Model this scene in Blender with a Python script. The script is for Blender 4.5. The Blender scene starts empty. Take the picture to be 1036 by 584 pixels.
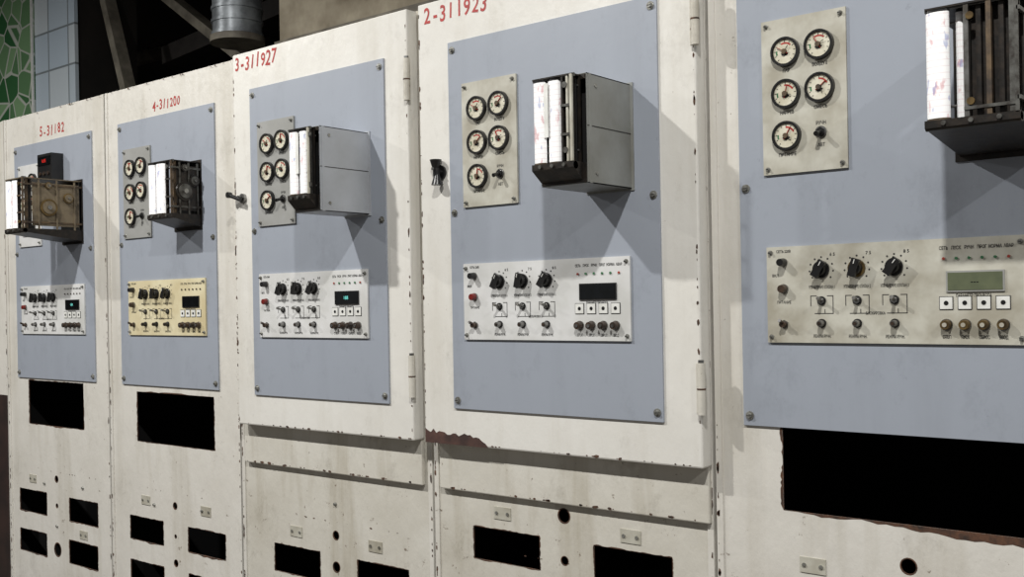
import bpy, bmesh, math, random
from mathutils import Vector, Matrix
random.seed(4)
S=bpy.context.scene
S.view_settings.view_transform='Standard'
# ---------------------------------------------------------------- camera
f=1050.; th=math.atan(1292/f); rho=.018; D=1.916; H=1.5
fw=Vector((-math.cos(th),math.sin(th),0)); up0=Vector((0,0,1)); r0=fw.cross(up0)
r=math.cos(rho)*r0-math.sin(rho)*up0; u=math.sin(rho)*r0+math.cos(rho)*up0
cam=bpy.data.cameras.new('camera'); co=bpy.data.objects.new('camera',cam); S.collection.objects.link(co)
M=Matrix((r,u,-fw)).transposed().to_4x4(); M.translation=Vector((0,-D,H)); co.matrix_world=M
cam.lens=36*f/1036; cam.sensor_width=36; cam.shift_y=14/1036; S.camera=co

# ---------------------------------------------------------------- materials
def lin(c):
    return tuple(((v/255)/12.92 if v/255<=.04045 else ((v/255+.055)/1.055)**2.4) for v in c)+(1,)
def newmat(name):
    m=bpy.data.materials.new(name); m.use_nodes=True; nt=m.node_tree
    return m,nt,nt.nodes['Principled BSDF']
def noise(nt,scale,detail=4,stretch=None,rough=.6):
    tc=nt.nodes.new('ShaderNodeTexCoord'); mp=nt.nodes.new('ShaderNodeMapping')
    if stretch: mp.inputs['Scale'].default_value=stretch
    n=nt.nodes.new('ShaderNodeTexNoise'); n.inputs['Scale'].default_value=scale; n.inputs['Detail'].default_value=detail; n.inputs['Roughness'].default_value=rough
    nt.links.new(tc.outputs['Object'],mp.inputs[0]); nt.links.new(mp.outputs[0],n.inputs['Vector'])
    return n.outputs['Fac']
def ramp(nt,src,a,b):
    r=nt.nodes.new('ShaderNodeMapRange'); r.inputs[1].default_value=a; r.inputs[2].default_value=b
    nt.links.new(src,r.inputs[0]); return r.outputs[0]
def mix(nt,fac,a,b):
    m=nt.nodes.new('ShaderNodeMix'); m.data_type='RGBA'
    if isinstance(fac,float): m.inputs[0].default_value=fac
    else: nt.links.new(fac,m.inputs[0])
    for i,v in ((6,a),(7,b)):
        if isinstance(v,tuple): m.inputs[i].default_value=v
        else: nt.links.new(v,m.inputs[i])
    return m.outputs[2]
def mul(nt,a,k):
    m=nt.nodes.new('ShaderNodeMath'); m.operation='MULTIPLY'; nt.links.new(a,m.inputs[0]); m.inputs[1].default_value=k; return m.outputs[0]
def bump(nt,b,src,strength,dist=.002):
    n=nt.nodes.new('ShaderNodeBump'); n.inputs['Strength'].default_value=strength; n.inputs['Distance'].default_value=dist
    nt.links.new(src,n.inputs['Height']); nt.links.new(n.outputs[0],b.inputs['Normal'])
def pm(name,c1,c2=None,rough=.5,metal=0.,scale=12,lo=.35,hi=.65,bs=0.,bscale=60,emit=0):
    m,nt,b=newmat(name); b.inputs['Roughness'].default_value=rough; b.inputs['Metallic'].default_value=metal
    c2=c2 or tuple(int(v*.82) for v in c1)
    fac=ramp(nt,noise(nt,scale),lo,hi)
    col=mix(nt,fac,lin(c1),lin(c2)); nt.links.new(col,b.inputs['Base Color'])
    if bs: bump(nt,b,noise(nt,bscale),bs)
    if emit:
        b.inputs['Emission Color'].default_value=lin(c1); b.inputs['Emission Strength'].default_value=emit
    return m
def paint(name,base,dirt,chip,dirtk=.5,chipk=.8,rough=.38,bs=.25,chipt=.66):
    m,nt,b=newmat(name); b.inputs['Roughness'].default_value=rough
    c=mix(nt,mul(nt,ramp(nt,noise(nt,2.2,5),.35,.75),dirtk*.6),lin(base),lin(dirt))
    c=mix(nt,mul(nt,ramp(nt,noise(nt,9,6,(1,1,.12)),.50,.74),dirtk),c,lin(dirt))
    c=mix(nt,mul(nt,ramp(nt,noise(nt,6,8,(1,1,.7),.8),.54,.72),dirtk*.7),c,lin(tuple(int(v*.78) for v in dirt)))
    c=mix(nt,mul(nt,ramp(nt,noise(nt,34,6,None,.75),chipt,chipt+.04),chipk),c,lin(chip))
    nt.links.new(c,b.inputs['Base Color'])
    bump(nt,b,noise(nt,16,6,(1,1,.6)),bs,.006)
    return m
CREAM=paint('cream_cabinet_paint',(216,213,206),(172,165,148),(96,78,58),.55,.65,.36,.5,.65)
DOORP=paint('cream_door_paint',(222,220,214),(186,180,166),(112,92,70),.48,.55,.32,.38,.67)
LOWP=paint('cream_aged_paint',(210,207,198),(156,147,126),(90,68,48),.75,.8,.42,.55,.64)
PANEL=paint('blue_grey_panel_paint',(152,158,168),(138,143,152),(108,110,118),.45,.3,.42,.12)
WPLATE=pm('white_faceplate',(214,214,213),(194,194,190),.45,scale=8)
YPLATE=pm('yellowed_faceplate',(216,207,174),(196,182,144),.45,scale=8)
CPLATE=pm('cream_faceplate',(192,190,178),(158,153,138),.45,scale=11)
GPLATE=pm('grey_gauge_plate',(152,152,149),(138,138,133),.45,scale=10)
BLACK=pm('black_bakelite',(20,20,21),(30,29,28),.32,scale=20)
INK=pm('label_ink',(26,25,25),(40,38,37),.6,scale=30)
VOID=pm('interior_shade_black',(4,4,4),(7,6,6),.95,scale=5)  # near-black: shade of the interiors put into the colour
STEEL=pm('steel',(150,150,148),(96,92,86),.35,.85,scale=40)
ZINC=pm('zinc_bolt',(165,165,160),(110,108,100),.4,.6,scale=60)
BRASS=pm('old_brass',(128,106,66),(74,60,40),.45,.7,scale=40)
OILY=pm('oily_dark_metal',(36,34,32),(58,50,43),.42,.5,scale=45,lo=.4,hi=.75,bs=.3)
GREYM=pm('worn_grey_metal',(104,104,100),(58,54,50),.45,.6,scale=50,bs=.2)
RUSTY=pm('rusty_mechanism',(96,78,56),(50,42,35),.6,.2,scale=35,bs=.3)
TAN=pm('tan_chassis_plate',(116,104,84),(66,57,45),.55,.1,scale=26,lo=.42,hi=.72,bs=.3)
RUST=pm('rust',(92,62,44),(50,38,31),.85,scale=60,bs=.4)
PRIMER=pm('red_brown_primer',(84,58,50),(56,39,35),.7,scale=30)
BOXG=pm('recorder_case_grey',(140,142,139),(118,118,112),.4,scale=7)
BOXB=pm('recorder_case_pale',(172,176,182),(156,159,163),.4,scale=7)
GFACE=pm('gauge_face_white',(214,210,192),(190,184,162),.35,scale=30)
RED=pm('red_marker_paint',(176,40,30),(150,32,28),.5,scale=60)
REDD=pm('gauge_red_mark',(170,44,34),(140,38,30),.5,scale=60)
REDB=pm('red_button',(120,32,26),(84,24,20),.35,scale=30)
WHITE=pm('white_plastic',(228,228,224),(210,210,204),.4,scale=30)
LCDG=pm('green_lcd_glass',(100,106,82),(88,94,74),.2,scale=30)
LCDK=pm('dark_display_glass',(12,14,14),(18,20,22),.12,scale=30)
LEDG=pm('led_green',(70,120,84),(50,96,64),.3,scale=60)
LEDR=pm('led_red',(160,70,56),(130,50,42),.3,scale=60)
DIGIT=pm('red_digit_segments',(220,40,30),(200,30,20),.4,emit=.35)
CYAN=pm('display_digit_cyan',(120,220,210),(100,200,190),.4,emit=.5)
KNOBBR=pm('brown_knob',(70,54,42),(40,33,28),.35,scale=50)
def paper():
    m,nt,b=newmat('chart_paper'); b.inputs['Roughness'].default_value=.95; b.inputs['Specular IOR Level'].default_value=.1
    tc=nt.nodes.new('ShaderNodeTexCoord'); w=nt.nodes.new('ShaderNodeTexWave'); w.bands_direction='Z'; w.inputs['Scale'].default_value=30
    nt.links.new(tc.outputs['Object'],w.inputs['Vector'])
    l=ramp(nt,w.outputs['Fac'],.9,1.)
    c=mix(nt,mul(nt,l,.22),lin((248,248,248)),lin((190,130,140)))
    c=mix(nt,mul(nt,ramp(nt,noise(nt,60,3,(1,1,.4)),.6,.66),.5),c,lin((196,110,120)))
    c=mix(nt,mul(nt,ramp(nt,noise(nt,48,2,(1.3,1,.5)),.64,.68),.5),c,lin((110,130,190)))
    nt.links.new(c,b.inputs['Base Color']); return m
PAPER=paper()
def mosaic():
    m,nt,b=newmat('green_broken_tile_mosaic'); b.inputs['Roughness'].default_value=.25
    tc=nt.nodes.new('ShaderNodeTexCoord')
    v=nt.nodes.new('ShaderNodeTexVoronoi'); v.inputs['Scale'].default_value=8
    e=nt.nodes.new('ShaderNodeTexVoronoi'); e.feature='DISTANCE_TO_EDGE'; e.inputs['Scale'].default_value=8
    for n in (v,e): nt.links.new(tc.outputs['Object'],n.inputs['Vector'])
    sep=nt.nodes.new('ShaderNodeSeparateColor'); nt.links.new(v.outputs['Color'],sep.inputs[0])
    c=mix(nt,ramp(nt,sep.outputs[0],.1,.9),lin((56,104,64)),lin((132,166,124)))
    c=mix(nt,ramp(nt,e.outputs['Distance'],.05,.025),c,lin((190,196,184)))
    nt.links.new(c,b.inputs['Base Color']); return m
MOSAIC=mosaic()
def brick(name,c1,c2,mortar,w,h,ms=.01):
    m,nt,b=newmat(name); b.inputs['Roughness'].default_value=.3
    tc=nt.nodes.new('ShaderNodeTexCoord'); mp=nt.nodes.new('ShaderNodeMapping'); mp.inputs['Rotation'].default_value=(math.pi/2,0,0)
    t=nt.nodes.new('ShaderNodeTexBrick'); t.offset=0; t.inputs['Scale'].default_value=1; t.inputs['Brick Width'].default_value=w; t.inputs['Row Height'].default_value=h; t.inputs['Mortar Size'].default_value=ms
    t.inputs['Color1'].default_value=lin(c1); t.inputs['Color2'].default_value=lin(c2); t.inputs['Mortar'].default_value=lin(mortar)
    nt.links.new(tc.outputs['Object'],mp.inputs[0]); nt.links.new(mp.outputs[0],t.inputs['Vector']); nt.links.new(t.outputs['Color'],b.inputs['Base Color'])
    return m
TILE=brick('pale_blue_tiles',(186,200,212),(206,214,218),(128,136,140),.22,.22,.006)
CONC=pm('dusty_concrete',(176,166,146),(130,120,102),.9,scale=5,bs=.4,bscale=30)
FLOORM=pm('worn_concrete_floor',(96,90,82),(70,64,58),.7,scale=3,bs=.3)
DARKW=pm('hall_gloom_dark',(44,38,33),(26,23,21),.9,scale=2)  # hall gloom put into the colour of walls and column core
CEILM=pm('hall_gloom_ceiling',(40,37,34),(26,24,23),.9,scale=2)  # ceiling coloured dark so the hall overhead stays in gloom
FRAME=pm('dark_frame_steel',(52,48,44),(34,30,28),.6,.3,scale=10)
FRAMEL=pm('dusty_frame_steel',(140,134,120),(100,94,84),.6,.1,scale=10)
BROWN=pm('dark_brown_plinth',(52,38,34),(38,30,28),.5,scale=10)
GALV=pm('galvanised_duct',(170,176,180),(120,124,128),.4,.5,scale=14)

# ---------------------------------------------------------------- mesh builder
class B:
    def __init__(s): s.bm=bmesh.new(); s.m=[]
    def mi(s,mat):
        if mat not in s.m: s.m.append(mat)
        return s.m.index(mat)
    def poly(s,pts,mat,smooth=False):
        f=s.bm.faces.new([s.bm.verts.new(p) for p in pts]); f.material_index=s.mi(mat); f.smooth=smooth; return f
    def box(s,x0,x1,y0,y1,z0,z1,mat):
        v=[s.bm.verts.new((x,y,z)) for x in (x0,x1) for y in (y0,y1) for z in (z0,z1)]
        i=s.mi(mat)
        for q in ((0,1,3,2),(4,6,7,5),(0,4,5,1),(2,3,7,6),(0,2,6,4),(1,5,7,3)):
            fc=s.bm.faces.new([v[k] for k in q]); fc.material_index=i
    def prism(s,prof,x0,x1,mat):   # prof: list of (y,z)
        a=[s.bm.verts.new((x0,y,z)) for y,z in prof]; b=[s.bm.verts.new((x1,y,z)) for y,z in prof]; i=s.mi(mat)
        n=len(prof)
        for fs in (a[::-1],b): s.bm.faces.new(fs).material_index=i
        for k in range(n): s.bm.faces.new((a[k],a[(k+1)%n],b[(k+1)%n],b[k])).material_index=i
    def cone(s,c,ax,r1,r2,h,mat,seg=20,rot=None,scl=None):
        if rot is None: rot={'y':Matrix.Rotation(math.pi/2,4,'X'),'x':Matrix.Rotation(math.pi/2,4,'Y'),'z':Matrix.Identity(4)}[ax]
        if scl: rot=Matrix.Diagonal(scl+(1,))@rot
        g=bmesh.ops.create_cone(s.bm,cap_ends=True,segments=seg,radius1=r1,radius2=r2,depth=h,matrix=Matrix.Translation(c)@rot)
        i=s.mi(mat); fs=set()
        for v in g['verts']:
            for fc in v.link_faces: fs.add(fc)
        for fc in fs:
            fc.material_index=i
            if len(fc.verts)==4 and seg>6: fc.smooth=True
            else:
                for ed in fc.edges: ed.smooth=False
    def cyl(s,c,ax,r,h,mat,seg=20,scl=None): s.cone(c,ax,r,r,h,mat,seg,None,scl)
    def rod(s,a,b,r,mat,seg=10,r2=None):
        a=Vector(a); b=Vector(b); d=b-a
        rot=d.to_track_quat('Z','Y').to_matrix().to_4x4()
        s.cone((a+b)/2,None,r,r if r2 is None else r2,d.length,mat,seg,rot)
    def bar(s,a,b,w,t,mat):   # rectangular bar
        a=Vector(a); b=Vector(b); d=b-a
        R=Matrix.Translation((a+b)/2)@d.to_track_quat('Z','Y').to_matrix().to_4x4()@Matrix.Diagonal((w,t,d.length,1))
        g=bmesh.ops.create_cube(s.bm,size=1,matrix=R); i=s.mi(mat)
        for v in g['verts']:
            for fc in v.link_faces: fc.material_index=i
    def arc(s,x,z,y,ri,ro,a0,a1,mat,n=8):
        i=s.mi(mat); pr=None
        for k in range(n+1):
            a=math.radians(a0+(a1-a0)*k/n); c,sn=math.cos(a),math.sin(a)
            cur=(s.bm.verts.new((x+c*ri,y,z+sn*ri)),s.bm.verts.new((x+c*ro,y,z+sn*ro)))
            if pr: s.bm.faces.new((pr[0],pr[1],cur[1],cur[0])).material_index=i
            pr=cur
    def ring(s,x,z,y0,y1,ro,ri,mat,seg=28):   # annulus facing -y, y1 is the outer (front)
        i=s.mi(mat); P=[]
        for k in range(seg):
            a=2*math.pi*k/seg; c,sn=math.cos(a),math.sin(a)
            P.append([s.bm.verts.new((x+c*rr,y,z+sn*rr)) for rr,y in ((ro,y0),(ro*.98,y1),(ri*1.03,y1),(ri,y0))])
        for k in range(seg):
            p,q=P[k],P[(k+1)%seg]
            for j in range(3):
                fc=s.bm.faces.new((p[j],p[j+1],q[j+1],q[j])); fc.material_index=i; fc.smooth=False
    def plate_holes(s,x0,x1,z0,z1,y,t,rects,rounds,mat,edge):
        cells=[(a,b,c,d,0) for a,b,c,d in rects]+[(cx-rr*1.5,cx+rr*1.5,cz-rr*1.5,cz+rr*1.5,rr) for cx,cz,rr in rounds]
        xs=sorted({x0,x1}|{c[0] for c in cells}|{c[1] for c in cells}); zs=sorted({z0,z1}|{c[2] for c in cells}|{c[3] for c in cells})
        for i in range(len(xs)-1):
            for j in range(len(zs)-1):
                mx=(xs[i]+xs[i+1])/2; mz=(zs[j]+zs[j+1])/2
                if any(c[0]<mx<c[1] and c[2]<mz<c[3] for c in cells): continue
                s.poly([(xs[i],y,zs[j]),(xs[i+1],y,zs[j]),(xs[i+1],y,zs[j+1]),(xs[i],y,zs[j+1])],mat)
        for a,b,c,d,rr in cells:
            if not rr:
                for p,q in (((a,c),(b,c)),((b,c),(b,d)),((b,d),(a,d)),((a,d),(a,c))):
                    s.poly([(p[0],y,p[1]),(q[0],y,q[1]),(q[0],y+t,q[1]),(p[0],y+t,p[1])],edge)
            else:
                cx,cz=(a+b)/2,(c+d)/2; hw=(b-a)/2; pts=[]
                for k in range(16):
                    an=2*math.pi*k/16; cc,sn=math.cos(an),math.sin(an); m=hw/max(abs(cc),abs(sn))
                    pts.append(((cx+cc*rr,cz+sn*rr),(cx+cc*m,cz+sn*m)))
                for k in range(16):
                    (i0,o0),(i1,o1)=pts[k],pts[(k+1)%16]
                    s.poly([(i0[0],y,i0[1]),(o0[0],y,o0[1]),(o1[0],y,o1[1]),(i1[0],y,i1[1])],mat)
                    s.poly([(i0[0],y,i0[1]),(i1[0],y,i1[1]),(i1[0],y+t,i1[1]),(i0[0],y+t,i0[1])],edge)
    def rim(s,x0,x1,z0,z1,y,wmin,wmax,mat):   # ragged chipped-paint rim around an opening
        per=[]; n=30
        def side(p,q,nx,nz):
            for k in range(n):
                t=k/n; per.append((p[0]+(q[0]-p[0])*t,p[1]+(q[1]-p[1])*t,nx,nz))
        side((x0,z0),(x1,z0),0,-1); side((x1,z0),(x1,z1),1,0); side((x1,z1),(x0,z1),0,1); side((x0,z1),(x0,z0),-1,0)
        o=[]; w=wmin
        for (a,b,nx,nz) in per:
            mxw=wmax*(1.6 if nz==-1 else .6)
            w=min(mxw,max(0.0004,w+random.uniform(-1,1)*(wmax-wmin)*.4)); o.append((a+nx*w,b+nz*w))
        m=len(per)
        for k in range(m):
            a,b=per[k],per[(k+1)%m]; c,d=o[k],o[(k+1)%m]
            s.poly([(a[0],y,a[1]),(c[0],y,c[1]),(d[0],y,d[1]),(b[0],y,b[1])],mat)
    def chips(s,x0,z0,x1,z1,y,n,size,mat):   # flakes of missing paint scattered along an edge line
        for k in range(n):
            t=random.random(); cx=x0+(x1-x0)*t; cz=z0+(z1-z0)*t; sz=size*random.uniform(.3,1)**1.5
            if abs(x1-x0)>abs(z1-z0): sx,sg=sz*random.uniform(1,3),sz
            else: sx,sg=sz,sz*random.uniform(1,4)
            pts=[]
            for q in range(7):
                a=2*math.pi*q/7; rr=random.uniform(.5,1)
                pts.append((cx+math.cos(a)*sx*rr,y,cz+math.sin(a)*sg*rr))
            s.poly(pts,mat)
    def text(s,t,x,z,y,h,mat,rot=0.,ws=1.,align='c',bold=0.):
        vs,fs=txt(t,bold); i=s.mi(mat)
        xs=[v[0] for v in vs]; x_0,x_1=min(xs),max(xs); k=h/.7
        off={'c':(x_0+x_1)/2,'l':x_0}[align]; c,sn=math.cos(rot),math.sin(rot)
        nv=[]
        for a,b in vs:
            a=(a-off)*k*ws; b=(b-.35)*k
            nv.append(s.bm.verts.new((x+a*c-b*sn,y,z+a*sn+b*c)))
        for q in fs:
            try: s.bm.faces.new([nv[j] for j in q]).material_index=i
            except ValueError: pass
    def obj(s,name,parent=None,bevel=0,recenter=True):
        me=bpy.data.meshes.new(name)
        for m in s.m: me.materials.append(m)
        bmesh.ops.recalc_face_normals(s.bm,faces=s.bm.faces) if bevel else None
        s.bm.to_mesh(me); s.bm.free()
        o=bpy.data.objects.new(name,me); S.collection.objects.link(o)
        if recenter and not parent and me.vertices:
            mn=[min(v.co[k] for v in me.vertices) for k in range(3)]; mx=[max(v.co[k] for v in me.vertices) for k in range(3)]
            c=Vector(((mn[0]+mx[0])/2,(mn[1]+mx[1])/2,mn[2])); me.transform(Matrix.Translation(-c)); o.location=c
        if bevel:
            b=o.modifiers.new('bevel','BEVEL'); b.width=bevel; b.segments=2; b.limit_method='ANGLE'
        if parent:
            o.parent=parent; me.transform(Matrix.Translation(-parent.location))
        return o
_tc={}
def txt(t,bold=0.):
    if (t,bold) not in _tc:
        c=bpy.data.curves.new('tmp','FONT'); c.body=t; c.size=1; c.resolution_u=3; c.offset=bold
        ob=bpy.data.objects.new('tmp',c); S.collection.objects.link(ob)
        dg=bpy.context.evaluated_depsgraph_get(); me=bpy.data.meshes.new_from_object(ob.evaluated_get(dg))
        _tc[(t,bold)]=([(v.co.x,v.co.y) for v in me.vertices],[tuple(p.vertices) for p in me.polygons])
        bpy.data.objects.remove(ob); bpy.data.curves.remove(c); bpy.data.meshes.remove(me)
    return _tc[(t,bold)]
def bolt(b,x,z,y,r=.0065):
    b.cyl((x,y-.001,z),'y',r*1.35,.002,ZINC,16); b.cone((x,y-.0045,z),'y',r*.9,r*.75,.005,ZINC,6)
    b.box(x-r*.7,x+r*.7,y-.0074,y-.0068,z-.0008,z+.0008,BLACK)

# ---------------------------------------------------------------- cabinets
DEP=.55; YD=-.045; TOP=2.25
def cabinet(x0,x1,rects,rounds,top=TOP,door=None,low=False,labels=(),mat=CREAM,brown=False,rimw=.006):
    e=bpy.data.objects.new('control_cabinet',None); e.location=((x0+x1)/2,DEP/2,0); S.collection.objects.link(e)
    g=.002
    b=B(); b.plate_holes(x0+g,x1-g,.10,top,0,.003,rects,rounds,LOWP if low else mat,RUST)
    b.box(x0+g,x0+g+.002,0.001,DEP,.1,top,mat); b.box(x1-g-.002,x1-g,.001,DEP,.1,top,mat)
    b.box(x0+g,x1-g,DEP-.002,DEP,.1,top,mat); b.box(x0+g,x1-g,.001,DEP,top-.003,top,mat)
    # added near-black lining: shade put in so the openings read black
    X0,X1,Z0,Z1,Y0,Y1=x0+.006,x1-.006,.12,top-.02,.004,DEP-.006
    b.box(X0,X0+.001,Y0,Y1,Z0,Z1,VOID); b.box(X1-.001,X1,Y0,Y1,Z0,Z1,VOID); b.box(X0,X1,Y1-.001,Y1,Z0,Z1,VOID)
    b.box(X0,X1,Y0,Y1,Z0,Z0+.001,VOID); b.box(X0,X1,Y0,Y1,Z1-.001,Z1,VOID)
    b.box(x0+.01,x1-.01,.03,DEP,0,.1,BROWN)
    for a,c,d,h in rects: b.rim(a,c,d,h,-.0004,.0005,rimw if (c-a)>.3 else .0045,RUST)
    for a,c,rr in rounds: b.ring(a,c,-.0001,-.0005,rr*1.15,rr*.97,RUST,18)
    if brown: b.box(x0+.004,x1-.004,-.004,-.0005,.1,1.17,BROWN)
    for xx in (x0+g,x1-g-.014): b.box(xx,xx+.014,-.003,0,.1,top,mat)
    b.chips(x0+.006,.4,x0+.006,1.3,-.0035,30,.005,RUST); b.chips(x1-.006,.4,x1-.006,1.8,-.0035,36,.005,RUST)
    b.chips(x0+.02,top-.004,x1-.02,top-.004,-.0035,20,.004,RUST)
    b.chips(x0+.05,.9,x1-.05,.9,-.0005,8,.003,RUST)
    for kind,px,pz in labels:
        if kind=='plate':
            b.box(px-.026,px+.026,-.002,0,pz-.015,pz+.015,CPLATE); b.cyl((px-.017,-.003,pz),'y',.004,.003,ZINC,10); b.cyl((px+.017,-.003,pz),'y',.004,.003,ZINC,10)
        elif kind=='dot': b.cone((px,-.003,pz),'y',.006,.004,.005,ZINC,10)
    b.obj('body',e)
    if door:
        dx0,dx1,dz0,dz1=door
        b=B(); b.box(dx0,dx1,YD,-.006,dz0,dz1,DOORP)
        b.obj('door',e,bevel=.004)
        b=B(); b.box(x0+.03,dx1-.004,-.014,-.001,1.037,1.17,LOWP)
        b.obj('apron',e,bevel=.003)
        b=B(); b.chips(x0+.035,1.042,dx1-.01,1.042,-.0145,26,.005,RUST)
        b.chips(dx0+.02,dz0+.005,dx1-.01,dz0+.005,YD-.0004,24,.004,RUST); b.chips(dx0+.004,dz0,dx0+.004,dz1,YD-.0004,34,.004,RUST); b.chips(dx1-.005,dz0,dx1-.005,dz1,YD-.0004,34,.004,RUST)
        b.obj('paint_chips',e)
        b=B(); b.box(dx0+.01,dx1-.01,-.006,0,dz0+.02,dz1-.02,BLACK); b.obj('door_gasket',e)
        b=B()
        for hz in (2.066,1.318):
            hx=dx1+.003
            b.cyl((hx,YD-.006,hz),'z',.0085,.105,LOWP,14); b.cyl((hx,YD-.006,hz+.0545),'z',.006,.008,STEEL,10)
            b.box(hx-.014,hx-.002,YD-.002,YD+.001,hz-.05,hz+.05,LOWP)
            b.cyl((hx,YD-.006,hz),'z',.0092,.003,RUST,14)
        b.obj('hinges',e)
    return e
cabs={}
cabs[0]=cabinet(-4.86,-4.115,[],[],brown=True)
cabs[1]=cabinet(-4.113,-3.367,[(-3.95,-3.545,1.07,1.236),(-4.038,-3.826,.73,.815),(-3.66,-3.46,.73,.815),(-4.04,-3.83,.575,.66),(-3.665,-3.465,.575,.66)],
   [(-3.75,.874,.012),(-3.75,.612,.024),(-3.75,.775,.008)],low=False,labels=[('dot',-3.84,.85),('dot',-3.56,.86),('dot',-3.75,.7),('plate',-3.93,.86),('plate',-3.56,.69)])
cabs[2]=cabinet(-3.363,-2.622,[(-3.195,-2.758,1.055,1.222),(-3.25,-3.05,.72,.80),(-2.91,-2.71,.72,.80),(-3.25,-3.05,.57,.65),(-2.91,-2.71,.57,.65)],
   [(-2.98,.859,.011),(-2.98,.76,.006),(-2.98,.673,.011)],labels=[('dot',-3.1,.85),('dot',-2.83,.86),('plate',-3.15,.86),('plate',-2.81,.86)])
cabs[3]=cabinet(-2.618,-1.824,[(-2.471,-2.268,.727,.808),(-2.114,-1.918,.727,.808),(-2.471,-2.268,.57,.65),(-2.114,-1.918,.57,.65)],
   [(-2.20,.863,.012),(-2.20,.775,.014)],door=(-2.571,-1.847,1.155,2.246),low=True,labels=[('plate',-2.37,.853),('plate',-2.042,.853),('dot',-2.2,.95)])
cabs[4]=cabinet(-1.82,-1.029,[(-1.691,-1.487,.873,.952),(-1.333,-1.132,.873,.952),(-1.691,-1.487,.70,.78),(-1.333,-1.132,.70,.78)],
   [(-1.415,1.008,.016),(-1.415,.905,.010)],door=(-1.808,-1.030,1.155,2.246),low=True,labels=[('plate',-1.598,.993),('plate',-1.235,.984)])
cabs[5]=cabinet(-1.025,-.225,[(-.878,-.415,1.082,1.262),(-.90,-.70,.86,.94),(-.54,-.34,.86,.94)],[(-.638,1.006,.014)],labels=[('plate',-.82,.981),('plate',-.45,.985)],rimw=.010)

def onto(e,name,fn):
    b=B(); fn(b); return b.obj(name,e)
def hand(b,s,x,z,y,h,ws,step):
    for i,ch in enumerate(s):
        b.text(ch,x+i*step+random.uniform(-.001,.001),z+random.uniform(-.003,.003),y,h*random.uniform(.92,1.08),RED,random.uniform(-.2,.02),ws,bold=.016)
onto(cabs[1],'painted_number',lambda b:hand(b,'5-31182',-3.82,2.172,-.0006,.036,.8,.027))
onto(cabs[2],'painted_number',lambda b:hand(b,'4-311200',-3.06,2.168,-.0006,.030,.8,.020))
onto(cabs[3],'painted_number',lambda b:hand(b,'3-311927',-2.548,2.214,YD-.0006,.040,.8,.0245))
onto(cabs[4],'painted_number',lambda b:hand(b,'2-311923',-1.775,2.212,YD-.0006,.038,.8,.0265))
def primer(b):
    n=22; lo=[];hi=[]
    for k in range(n+1):
        t=k/n; x=-1.806+t*.205
        hi.append((x,1.157+ .034*(1-t)**.4*random.uniform(.7,1.1)+ (.006 if .6<t<.9 else 0))); lo.append((x,1.1555))
    for k in range(n):
        b.poly([(lo[k][0],YD-.0006,lo[k][1]),(lo[k+1][0],YD-.0006,lo[k+1][1]),(hi[k+1][0],YD-.0006,hi[k+1][1]),(hi[k][0],YD-.0006,hi[k][1])],PRIMER)
onto(cabs[4],'bare_primer_patch',primer)
def latch3(b):
    x,z=-2.527,1.819; y=YD
    b.cyl((x,y-.004,z),'y',.014,.008,STEEL,16); b.cyl((x,y-.014,z),'y',.007,.016,BLACK,12)
    b.rod((x+.012,y-.022,z-.006),(x-.034,y-.026,z+.010),.006,BLACK); b.cyl((x-.036,y-.026,z+.011),'y',.009,.012,BLACK,12)
def latch4(b):
    x,z=-1.738,1.821; y=YD
    b.cyl((x,y-.003,z),'y',.019,.006,BLACK,18); b.cyl((x,y-.009,z),'y',.009,.012,BLACK,12)
    b.cone((x-.002,y-.016,z+.018),'z',.007,.015,.026,BLACK,14); b.cone((x+.002,y-.016,z-.018),'z',.015,.007,.026,BLACK,14); b.cyl((x,y-.016,z),'z',.009,.02,BLACK,12)
    b.cyl((x,y-.03,z+.008),'y',.004,.002,STEEL,10)
onto(cabs[3],'latch_handle',latch3); onto(cabs[4],'latch_handle',latch4)

# ---------------------------------------------------------------- mounting panels
PAN=[(1,-4.026,-3.453,0),(2,-3.278,-2.725,0),(3,-2.486,-1.929,YD),(4,-1.704,-1.117,YD),(5,-.958,-.365,0)]
PZ0,PZ1=1.245,2.133
for n,a,c,y in PAN:
    b=B(); b.box(a,c,y-.005,y-.0002,PZ0,PZ1,PANEL)
    for bx in (a+.014,c-.014):
        for bz in (PZ0+.02,PZ1-.02,(PZ0+PZ1)/2+.03): bolt(b,bx,bz,y-.005)
    b.obj('mounting_panel',cabs[n],bevel=.0012)

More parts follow.
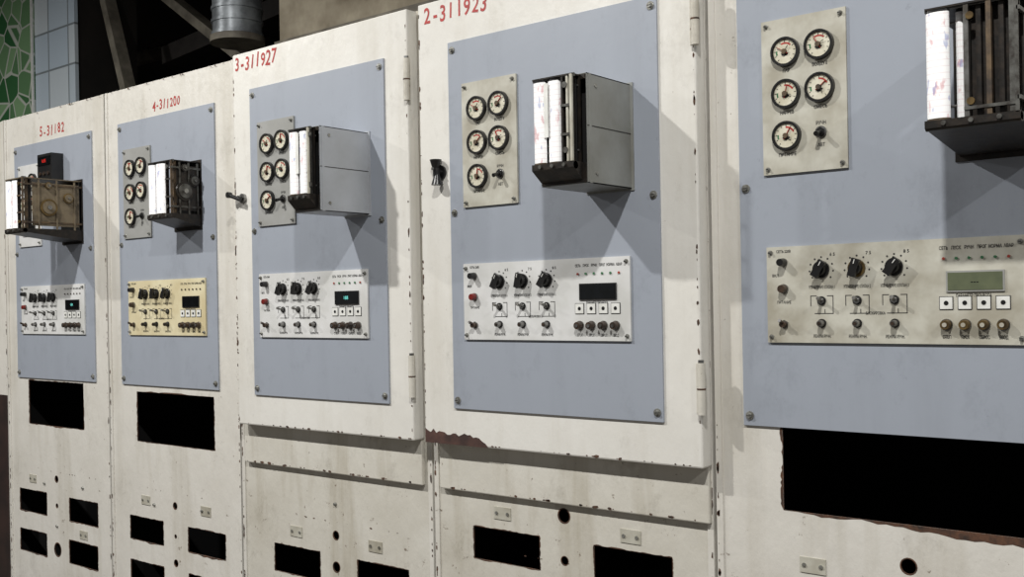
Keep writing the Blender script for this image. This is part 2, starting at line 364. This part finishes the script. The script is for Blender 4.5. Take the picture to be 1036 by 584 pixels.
# ---------------------------------------------------------------- controller faceplates
def faceplate(name,x0,x1,yw,z0,z1,mat,disp,variant=0):
    b=B(); w=x1-x0; h=z1-z0; y=yw-.010
    X=lambda t:x0+t*w; Z=lambda t:z1-t*h
    b.box(x0,x1,y,yw-.0052,z0,z1,mat)
    k=h/.182
    for tx in (.018,.982):
        for tz in (.06,.94): bolt(b,X(tx),Z(tz),y,.0035)
    def line(xa,za,xb,zb,t=.0014):
        b.box(min(xa,xb)-t/2,max(xa,xb)+t/2,y-.0004,y-.0001,min(za,zb)-t/2,max(za,zb)+t/2,INK)
    def lab(s,tx,tz,hh=.0052,ws=.9): b.text(s,X(tx),Z(tz),y-.0004,hh*k*1.12,INK,0,ws,bold=.02)
    lab('СЕТЬ 220В',.075,.05,.0045,.8); lab('ВКЛ.',.04,.3,.0045)
    b.cyl((X(.075),y-.002,Z(.165)),'y',.0085,.004,STEEL,14); b.cone((X(.075),y-.011,Z(.165)),'y',.0085,.007,.016,BLACK,16)
    b.cyl((X(.075),y-.002,Z(.44)),'y',.0095,.004,STEEL,14); b.cone((X(.075),y-.009,Z(.44)),'y',.009,.0075,.012,REDB if variant in (1,3,4) else KNOBBR,16)
    lab('ПИТАНИЕ',.075,.58,.0045,.8)
    b.cyl((X(.075),y-.002,Z(.81)),'y',.0085,.004,STEEL,6); b.rod((X(.075),y-.004,Z(.81)),(X(.075)-.001,y-.022,Z(.81)+.008),.0035,KNOBBR)
    b.cyl((X(.075),y-.008,Z(.81)),'y',.006,.01,KNOBBR,12)
    for i,t in enumerate((.237,.383,.53)):
        for q in range(9):
            a=math.radians(-40+q*32.5)
            b.cyl((X(t)-math.cos(a)*.0235,y-.0003,Z(.25)+math.sin(a)*.0235),'y',.0018,.0004,INK,8)
        b.text(str(6+i)+' 5',X(t)+.022,Z(.1),y-.0004,.0058,INK,bold=.02)
        b.cyl((X(t),y-.002,Z(.25)),'y',.0165,.004,BRASS if (variant==5 and i==1) else BLACK,22)
        b.cone((X(t),y-.009,Z(.25)),'y',.0125,.011,.011,BLACK,20)
        rot=(.15,-.1,.25)[i]+variant*.08
        dx,dz=math.sin(rot),math.cos(rot)
        b.bar((X(t)-dx*.016,y-.017,Z(.25)-dz*.016),(X(t)+dx*.018,y-.017,Z(.25)+dz*.018),.008,.015,BLACK)
        b.bar((X(t)+dx*.008,y-.0246,Z(.25)+dz*.008),(X(t)+dx*.0165,y-.0246,Z(.25)+dz*.0165),.0014,.0012,WHITE)
        lab('УПРАВЛЕНИЕ КЛАПАН %d'%(i+1),t,.43,.0050,.52)
        b.cyl((X(t),y-.0015,Z(.57)),'y',.0085,.003,BLACK,18); b.cyl((X(t),y-.004,Z(.57)),'y',.0065,.004,STEEL,6)
        b.rod((X(t),y-.005,Z(.57)),(X(t)+.002,y-.024,Z(.57)+.005),.0026,STEEL,8,.0038)
        line(X(t)-.022,Z(.52),X(t)-.011,Z(.52)); line(X(t)+.011,Z(.52),X(t)+.022,Z(.52)); line(X(t)+.022,Z(.52),X(t)+.022,Z(.70)); line(X(t)-.022,Z(.52),X(t)-.022,Z(.62))
        line(X(t)-.014,Z(.70),X(t)+.022,Z(.70)); line(X(t)+.006,Z(.66),X(t)+.006,Z(.70))
        b.cyl((X(t),y-.0015,Z(.80)),'y',.0085,.003,BLACK,18); b.cone((X(t),y-.008,Z(.80)),'y',.0068,.0055,.014,STEEL if variant!=2 else BLACK,14)
        b.cyl((X(t),y-.0155,Z(.80)),'y',.0035,.003,KNOBBR,10)
        lab('РЕЖИМ РУЧН.',t,.93,.0050,.6)
    lab('БЛОКИРОВКА',.455,.7,.0045,.7)
    for i in range(6):
        t=.715+i*.0455
        b.cyl((X(t),y-.001,Z(.19)),'y',.0026,.003,(LEDR if i in (0,5) else LEDG) if variant in (3,4,5) else KNOBBR,10)
        lab(('СЕТЬ','ПУСК','РУЧН','ПРОГ','НОРМА','АВАР')[i],t,.09,.0052,.70)
    dx0,dx1=X(.730),X(.922); dz0,dz1=Z(.49),Z(.325)
    b.box(dx0-.003,dx1+.003,y-.003,y,dz0-.003,dz1+.003,BLACK if disp!='lcd' else GPLATE); b.box(dx0,dx1,y-.0038,y-.0029,dz0,dz1,LCDG if disp=='lcd' else LCDK)
    if disp=='cyan': b.text('188',(dx0+dx1)/2,(dz0+dz1)/2,y-.0042,.009,CYAN)
    if disp=='lcd': b.text('---',(dx0+dx1)/2,(dz0+dz1)/2,y-.0042,.010,LCDK)
    lab('ПАРАМЕТР ПРОЦЕССА',.82,.54,.0045,.7)
    for i in range(4):
        t=.722+i*.0665; s=.0118
        b.box(X(t)-s,X(t)+s,y-.0012,y,Z(.61)-s,Z(.61)+s,BLACK); b.box(X(t)-s+.0012,X(t)+s-.0012,y-.002,y-.0011,Z(.61)-s+.0012,Z(.61)+s-.0012,WHITE)
        b.cone((X(t),y-.0026,Z(.61)),'y',.0042,.0034,.0012,BLACK,14)
        b.cyl((X(t),y-.0015,Z(.815)),'y',.0105,.003,STEEL,18)
        b.cone((X(t),y-.008,Z(.815)),'y',.0095,.008,.012,BRASS if variant==5 else KNOBBR,18)
        b.cyl((X(t),y-.0145,Z(.815)),'y',.004,.002,CPLATE if variant==5 else STEEL,12)
        lab(('СТОП','ПУСК','СБРОС','ВВОД')[i],t,.93,.0052,.6)
    return b.obj(name)
FZ0,FZ1=1.413,1.594
faceplate('process_controller_faceplate',-3.978,-3.510,0,FZ0,FZ1,WPLATE,'cyan',1)
faceplate('process_controller_faceplate',-3.220,-2.779,0,FZ0,FZ1,YPLATE,'dark',2)
faceplate('process_controller_faceplate',-2.449,-1.997,YD,FZ0,FZ1,WPLATE,'cyan',3)
faceplate('process_controller_faceplate',-1.661,-1.190,YD,FZ0,FZ1,WPLATE,'dark',4)
faceplate('process_controller_faceplate',-.900,-.430,0,FZ0-.001,FZ1+.005,CPLATE,'lcd',5)

# ---------------------------------------------------------------- gauge clusters
def gauges(x0,x1,yw,z0,z1,mat,v=0):
    b=B(); w=x1-x0; h=z1-z0; y=yw-.010
    X=lambda t:x0+t*w; Z=lambda t:z1-t*h
    b.box(x0,x1,y,yw-.0052,z0,z1,mat)
    for tx in (.06,.94):
        for tz in (.035,.965): bolt(b,X(tx),Z(tz),y,.0035)
    L=['ПАР','ВОЗДУХ','НАГРЕВ','СМЕСЬ','ПИТАНИЕ']
    for i,(tx,tz) in enumerate(((.30,.22),(.70,.21),(.30,.49),(.70,.48),(.30,.76))):
        gx,gz=X(tx),Z(tz)
        b.ring(gx,gz,y,y-.010,.0290,.0240,BLACK,30)
        b.ring(gx,gz,y-.0065,y-.0085,.0241,.0228,STEEL,30)
        b.cyl((gx,y-.003,gz),'y',.0243,.006,GFACE,30)
        for q in range(11):
            a=math.radians(-50+q*28); c,s=math.cos(a),math.sin(a)
            b.bar((gx-c*.018,y-.0064,gz+s*.018),(gx-c*.0215,y-.0064,gz+s*.0215),.0014,.0005,INK)
        a0=random.uniform(0,60); b.arc(gx,gz,y-.0063,.0150,.0182,a0,a0+70,REDD)
        b.arc(gx,gz,y-.0063,.0150,.0182,170,200,LEDG)
        b.arc(gx,gz,y-.0063,.004,.0085,200,340,INK)
        a=math.radians(random.uniform(20,150)); c,s=math.cos(a),math.sin(a)
        b.bar((gx+c*.008,y-.008,gz-s*.008),(gx-c*.0175,y-.008,gz+s*.0175),.0034,.0008,REDD)
        a+=1.6; c,s=math.cos(a),math.sin(a)
        b.bar((gx,y-.0095,gz),(gx-c*.013,y-.0095,gz+s*.013),.0018,.0008,INK)
        b.cyl((gx,y-.009,gz),'y',.0050,.006,RUSTY,14)
        b.text(L[i],gx,gz-.0355,y-.0004,.0066,INK,0,.8,bold=.02)
    gx,gz=X(.70),Z(.76)
    b.cyl((gx,y-.0015,gz),'y',.0115,.003,STEEL,20); b.cyl((gx,y-.004,gz),'y',.009,.005,BLACK,6); b.rod((gx,y-.006,gz),(gx,y-.026,gz-.006),.0035,BLACK,10,.0048)
    b.text('РУЧН',gx,gz+.018,y-.0004,.0066,INK,0,.8,bold=.02); b.text('АВТ',gx,gz-.024,y-.0004,.0066,INK,0,.8,bold=.02)
    b.obj('pressure_gauge_cluster')
gauges(-3.986,-3.815,0,1.745,2.055,WPLATE)
gauges(-3.240,-3.075,0,1.738,2.04,GPLATE)
gauges(-2.447,-2.284,YD,1.731,2.03,GPLATE)
gauges(-1.657,-1.490,YD,1.729,2.026,CPLATE)
gauges(-.903,-.733,0,1.741,2.043,CPLATE)

# ---------------------------------------------------------------- chart recorders
def recorder(x0,x1,yw,z0,z1,dbox,dtot,boxmat,style=0):
    b=B(); yw-=.005
    ya=yw-dbox; yb=yw-dtot; zm=z0+.04
    FR=TAN if style==1 else OILY
    b.box(x0-(0 if dbox else .012),x1+.006,yw-.003,yw,z0-.004,z1+.004,boxmat or OILY)
    if dbox:
        t=.002
        b.box(x0,x0+t,ya,yw,z0,z1,boxmat); b.box(x1-t,x1,ya,yw,z0,z1,boxmat)
        b.box(x0,x1,ya,yw,z0,z0+t,boxmat); b.box(x0,x1,ya,yw,z1-t,z1,boxmat)
        b.box(x0+t,x1-t,ya+.02,ya+.024,z0+t,z1-t,VOID)
        b.box(x1,x1+.0008,ya,yw,z0+(z1-z0)*.52,z0+(z1-z0)*.52+.0015,OILY)
        b.box(x1,x1+.0012,ya+.006,ya+.014,z0,z1,boxmat)
        for q in (.1,.9): b.cyl((x1+.001,ya+.03,z0+(z1-z0)*q),'x',.004,.002,ZINC,10)
        b.box(x0+.002,x1-.002,ya-.004,ya+.002,z1-.012,z1-.002,OILY); b.box(x0+.002,x1-.002,ya-.004,ya+.002,z0+.002,zm,OILY)
        mx0,mx1=x0+.004,x1-.012
    else:
        mx0,mx1=x0,x1
        b.box(mx0,mx1,yw-.012,yw-.002,zm,z1-.006,VOID)
    w=mx1-mx0
    b.box(mx0,mx1,yb+.003,ya,z1-.007,z1-.004,FR)
    b.box(mx0-.001,mx1+.002,yb+.006,yb+.010,z1-.010,z1-.003,GREYM)
    yk=ya if dbox else yw
    b.prism([(yb,zm-.010),(yb,zm+.002),(yk,zm+.002),(yk,z0+.004)],mx0-.002,mx1+.002,OILY)
    b.cyl(((mx0+mx1)/2,yb+.008,zm-.006),'x',.008,w+.004,OILY,14)
    for q in (.2,.5,.8): b.cyl((mx0+w*q,yb-.002,zm-.004),'y',.004,.004,GREYM,10)
    # chart rolls (paper drawn flat over the drums)
    r1={5:.0180,1:.017,2:.017}.get(style,.0150); r2={1:.021,2:.026}.get(style,.0155)
    zt=z1-.012; zb=zm+.005; fl=(1,.5,1)
    rolls=[(mx0+r1,r1,yb+.009,fl)]
    if style!=5: rolls.append((mx0+2*r1+r2+.004,r2,yb+.013,fl))
    else: rolls.append((mx0+2*r1+.010,.006,yb+.03,None))
    for xx,rr,yy,sc in rolls:
        b.cyl((xx,yy,(zt+zb)/2),'z',rr,zt-zb,PAPER,32,sc)
        b.cyl((xx,yy,zt+.002),'z',rr*1.04,.003,BLACK,20,sc); b.cyl((xx,yy,zb-.002),'z',rr*1.04,.003,RUSTY,20,sc); b.cyl((xx,yy,(zt+zb)/2),'z',.003,zt-zb+.014,STEEL,8)
    if style in (3,4):
        b.box(mx0+2*r1-.001,mx0+2*r1+.009,yb+.003,yb+.004,zb+.05,zt-.004,WHITE)
    t=.005
    for xx in (mx0,mx1-t):
        if xx!=mx0: b.box(xx,xx+t,yb,yb+t,zm,z1-.006,CPLATE if style in (3,4) else (GREYM if style==5 else RUSTY))
        b.box(xx,xx+t,yk-t-.004,yk-.004,zm,z1-.006,FR)
    b.box(mx0,mx0+.002,yb+.018,yb+.024,zm,z1-.006,FR)
    xr=rolls[-1][0]+rolls[-1][1]+.006
    n={5:5,1:2,2:2}.get(style,4)
    pal={3:(OILY,STEEL,OILY,OILY),4:(OILY,OILY,CPLATE,OILY),5:(STEEL,OILY,RUSTY,OILY,GREYM)}.get(style,(OILY,RUSTY,STEEL,RUSTY))
    wid=.0045 if style!=5 else .0075
    for i in range(n):
        xx=xr+(mx1-.006-wid-xr)*i/(n-1)
        b.box(xx,xx+wid,yb+.004+.008*(i%2),yb+.014+.008*(i%2),zm+.003,z1-.008,pal[i])
    depth=yk-yb
    b.box(xr-.004,mx1-.004,yb+min(.03,depth*.6),yb+min(.034,depth*.65),zm,z1-.008,VOID if dbox else OILY)
    for q in (.14,.86):
        zz=zm+(z1-zm)*q; yy=yb+.034 if depth>.04 else yb+.026
        b.rod((mx0+.002,yy,zz),(mx1-.002,yy,zz),.0022,STEEL,8)
        b.cyl((xr+.010,yb+.004,zz),'y',.006,.005,BRASS if style in (1,5) else GREYM,16)
    for q in ((.3,.62) if style!=5 else (.07,)):
        b.box(xr,mx1-.004,yb+.002,yb+.008,zm+(z1-zm)*q,zm+(z1-zm)*q+.005,RUSTY if style==1 else GREYM)
    if depth>.06:
        b.box(mx1-.003,mx1,yb+.035,yk-.012,zm+.012,z1-.02,TAN if style==1 else OILY)
        for zz in (zm+.02,z1-.03): b.box(mx1-.002,mx1+.003,yb,yk,zz,zz+.006,RUSTY if style==1 else GREYM)
        for q in (.25,.55,.85):
            yy=yb+depth*q; b.box(mx1,mx1+.004,yy,yy+.005,zm,z1-.01,TAN if style==1 else GREYM)
        for q,zq,rr in ((.42,.42,.030),(.75,.62,.018),(.42,.84,.012)):
            cy=yb+depth*q; cz=zm+(z1-zm)*zq
            b.cyl((mx1+.005,cy,cz),'x',rr,.005,BRASS if style==1 else OILY,26); b.cyl((mx1+.009,cy,cz),'x',rr*.75,.003,TAN if style==1 else GREYM,22); b.cyl((mx1+.012,cy,cz),'x',rr*.25,.006,STEEL,14)
    return b.obj('chart_recorder')
recorder(-3.650,-3.521,0,1.742,1.963,0,.215,None,1)
recorder(-2.932,-2.800,0,1.750,1.960,0,.105,None,2)
recorder(-2.084,-1.988,YD,1.736,1.948,.165,.192,BOXB,3)
recorder(-1.299,-1.183,YD,1.736,1.956,.162,.198,BOXG,4)
recorder(-.530,-.392,0,1.736,1.962,0,.200,None,5)
b=B(); b.box(-3.752,-3.648,-.05,-.0055,1.975,2.072,BLACK); b.box(-3.744,-3.656,-.052,-.0499,2.03,2.062,LCDK); b.text('8.85',-3.70,2.046,-.0524,.012,DIGIT)
for i in range(3): b.cyl((-3.73+i*.03,-.052,2.000),'y',.007,.005,KNOBBR,14)
b.obj('digital_indicator')

# ---------------------------------------------------------------- hall behind
b=B(); b.box(-9.5,3,-5,6,-.05,0,FLOORM); b.obj('floor')
b=B(); b.box(-9.5,3,-5,6,4.8,4.9,CEILM); b.obj('ceiling')
b=B(); b.box(-9.5,3,6,6.1,0,4.8,DARKW); b.obj('wall_back')
b=B(); b.box(-9.6,-9.5,-5,6.1,0,4.8,DARKW); b.obj('wall_left')
b=B(); b.box(-6.9,-5.89,1.0,1.03,0,4.8,MOSAIC); b.box(-5.889,-5.44,1.01,1.03,0,4.8,TILE); b.box(-6.88,-5.46,1.03,1.4,0,4.8,DARKW)
b.box(-5.90,-5.885,.99,1.0,0,4.8,WHITE); b.obj('tiled_column')
b=B()
b.box(-3.66,-2.2,1.0,1.45,2.66,3.25,CONC); b.box(-3.68,-2.18,.985,1.46,2.63,2.665,FRAMEL)
for x in (-3.5,-2.4): b.rod((x,1.2,3.25),(x,1.2,4.8),.015,FRAME)
b.obj('ventilation_box')
b=B(); b.cyl((-4.10,1.1,3.785),'z',.115,2.03,GALV,28)
for i in range(9): b.cyl((-4.10,1.1,2.79+i*.06),'z',.121,.014,GALV,28)
b.cyl((-4.10,1.1,2.765),'z',.128,.03,FRAMEL,28); b.obj('ventilation_duct')
b=B()
b.bar((-6.02+.02,1.2,4.8),(-5.05,1.2,2.23),.07,.05,FRAMEL)
b.bar((-5.05,1.2,2.3),(-5.05,1.2,0),.07,.05,FRAMEL)
b.bar((-5.6,1.45,3.53),(-3.6,1.45,2.2),.09,.05,FRAMEL); b.bar((-3.6,1.45,2.25),(-3.6,1.45,0),.07,.05,FRAME)
b.bar((-5.6,1.45,3.5),(-5.6,1.45,4.8),.07,.05,FRAME)
b.bar((-5.4,1.6,2.98),(-3.7,1.6,3.12),.16,.1,FRAME)
b.bar((-4.7,1.6,4.8),(-4.75,1.6,0),.08,.08,FRAME); b.bar((-3.4,1.7,4.8),(-3.4,1.7,0),.1,.1,FRAME)
b.rod((-7,2.2,3.3),(-2,2.2,3.3),.05,FRAMEL,14); b.rod((-7,2.4,3.0),(-2,2.4,3.05),.035,FRAME,14)
b.obj('steel_frame')

# ---------------------------------------------------------------- lamps
for i,(x,en) in enumerate(((-5.4,82),(-2.85,92),(-.25,80),(2.0,50))):
    L=bpy.data.lights.new('ceiling_lamp_light','AREA'); L.shape='RECTANGLE'; L.size=.09; L.size_y=.07; L.energy=en; L.color=(1,.985,.955)
    b=B(); b.box(x-.3,x+.3,-1.96,-1.64,3.51,3.57,WHITE); b.rod((x-.2,-1.8,3.57),(x-.2,-1.8,4.8),.008,STEEL); b.rod((x+.2,-1.8,3.57),(x+.2,-1.8,4.8),.008,STEEL)
    o=b.obj('hanging_lamp'); lo=bpy.data.objects.new('lamp_light',L); lo.location=(0,0,-.01); lo.parent=o; S.collection.objects.link(lo)
w=bpy.data.worlds.new('hall_ambient'); S.world=w; w.use_nodes=True
w.node_tree.nodes['Background'].inputs[0].default_value=(1,1,1,1); w.node_tree.nodes['Background'].inputs[1].default_value=.15
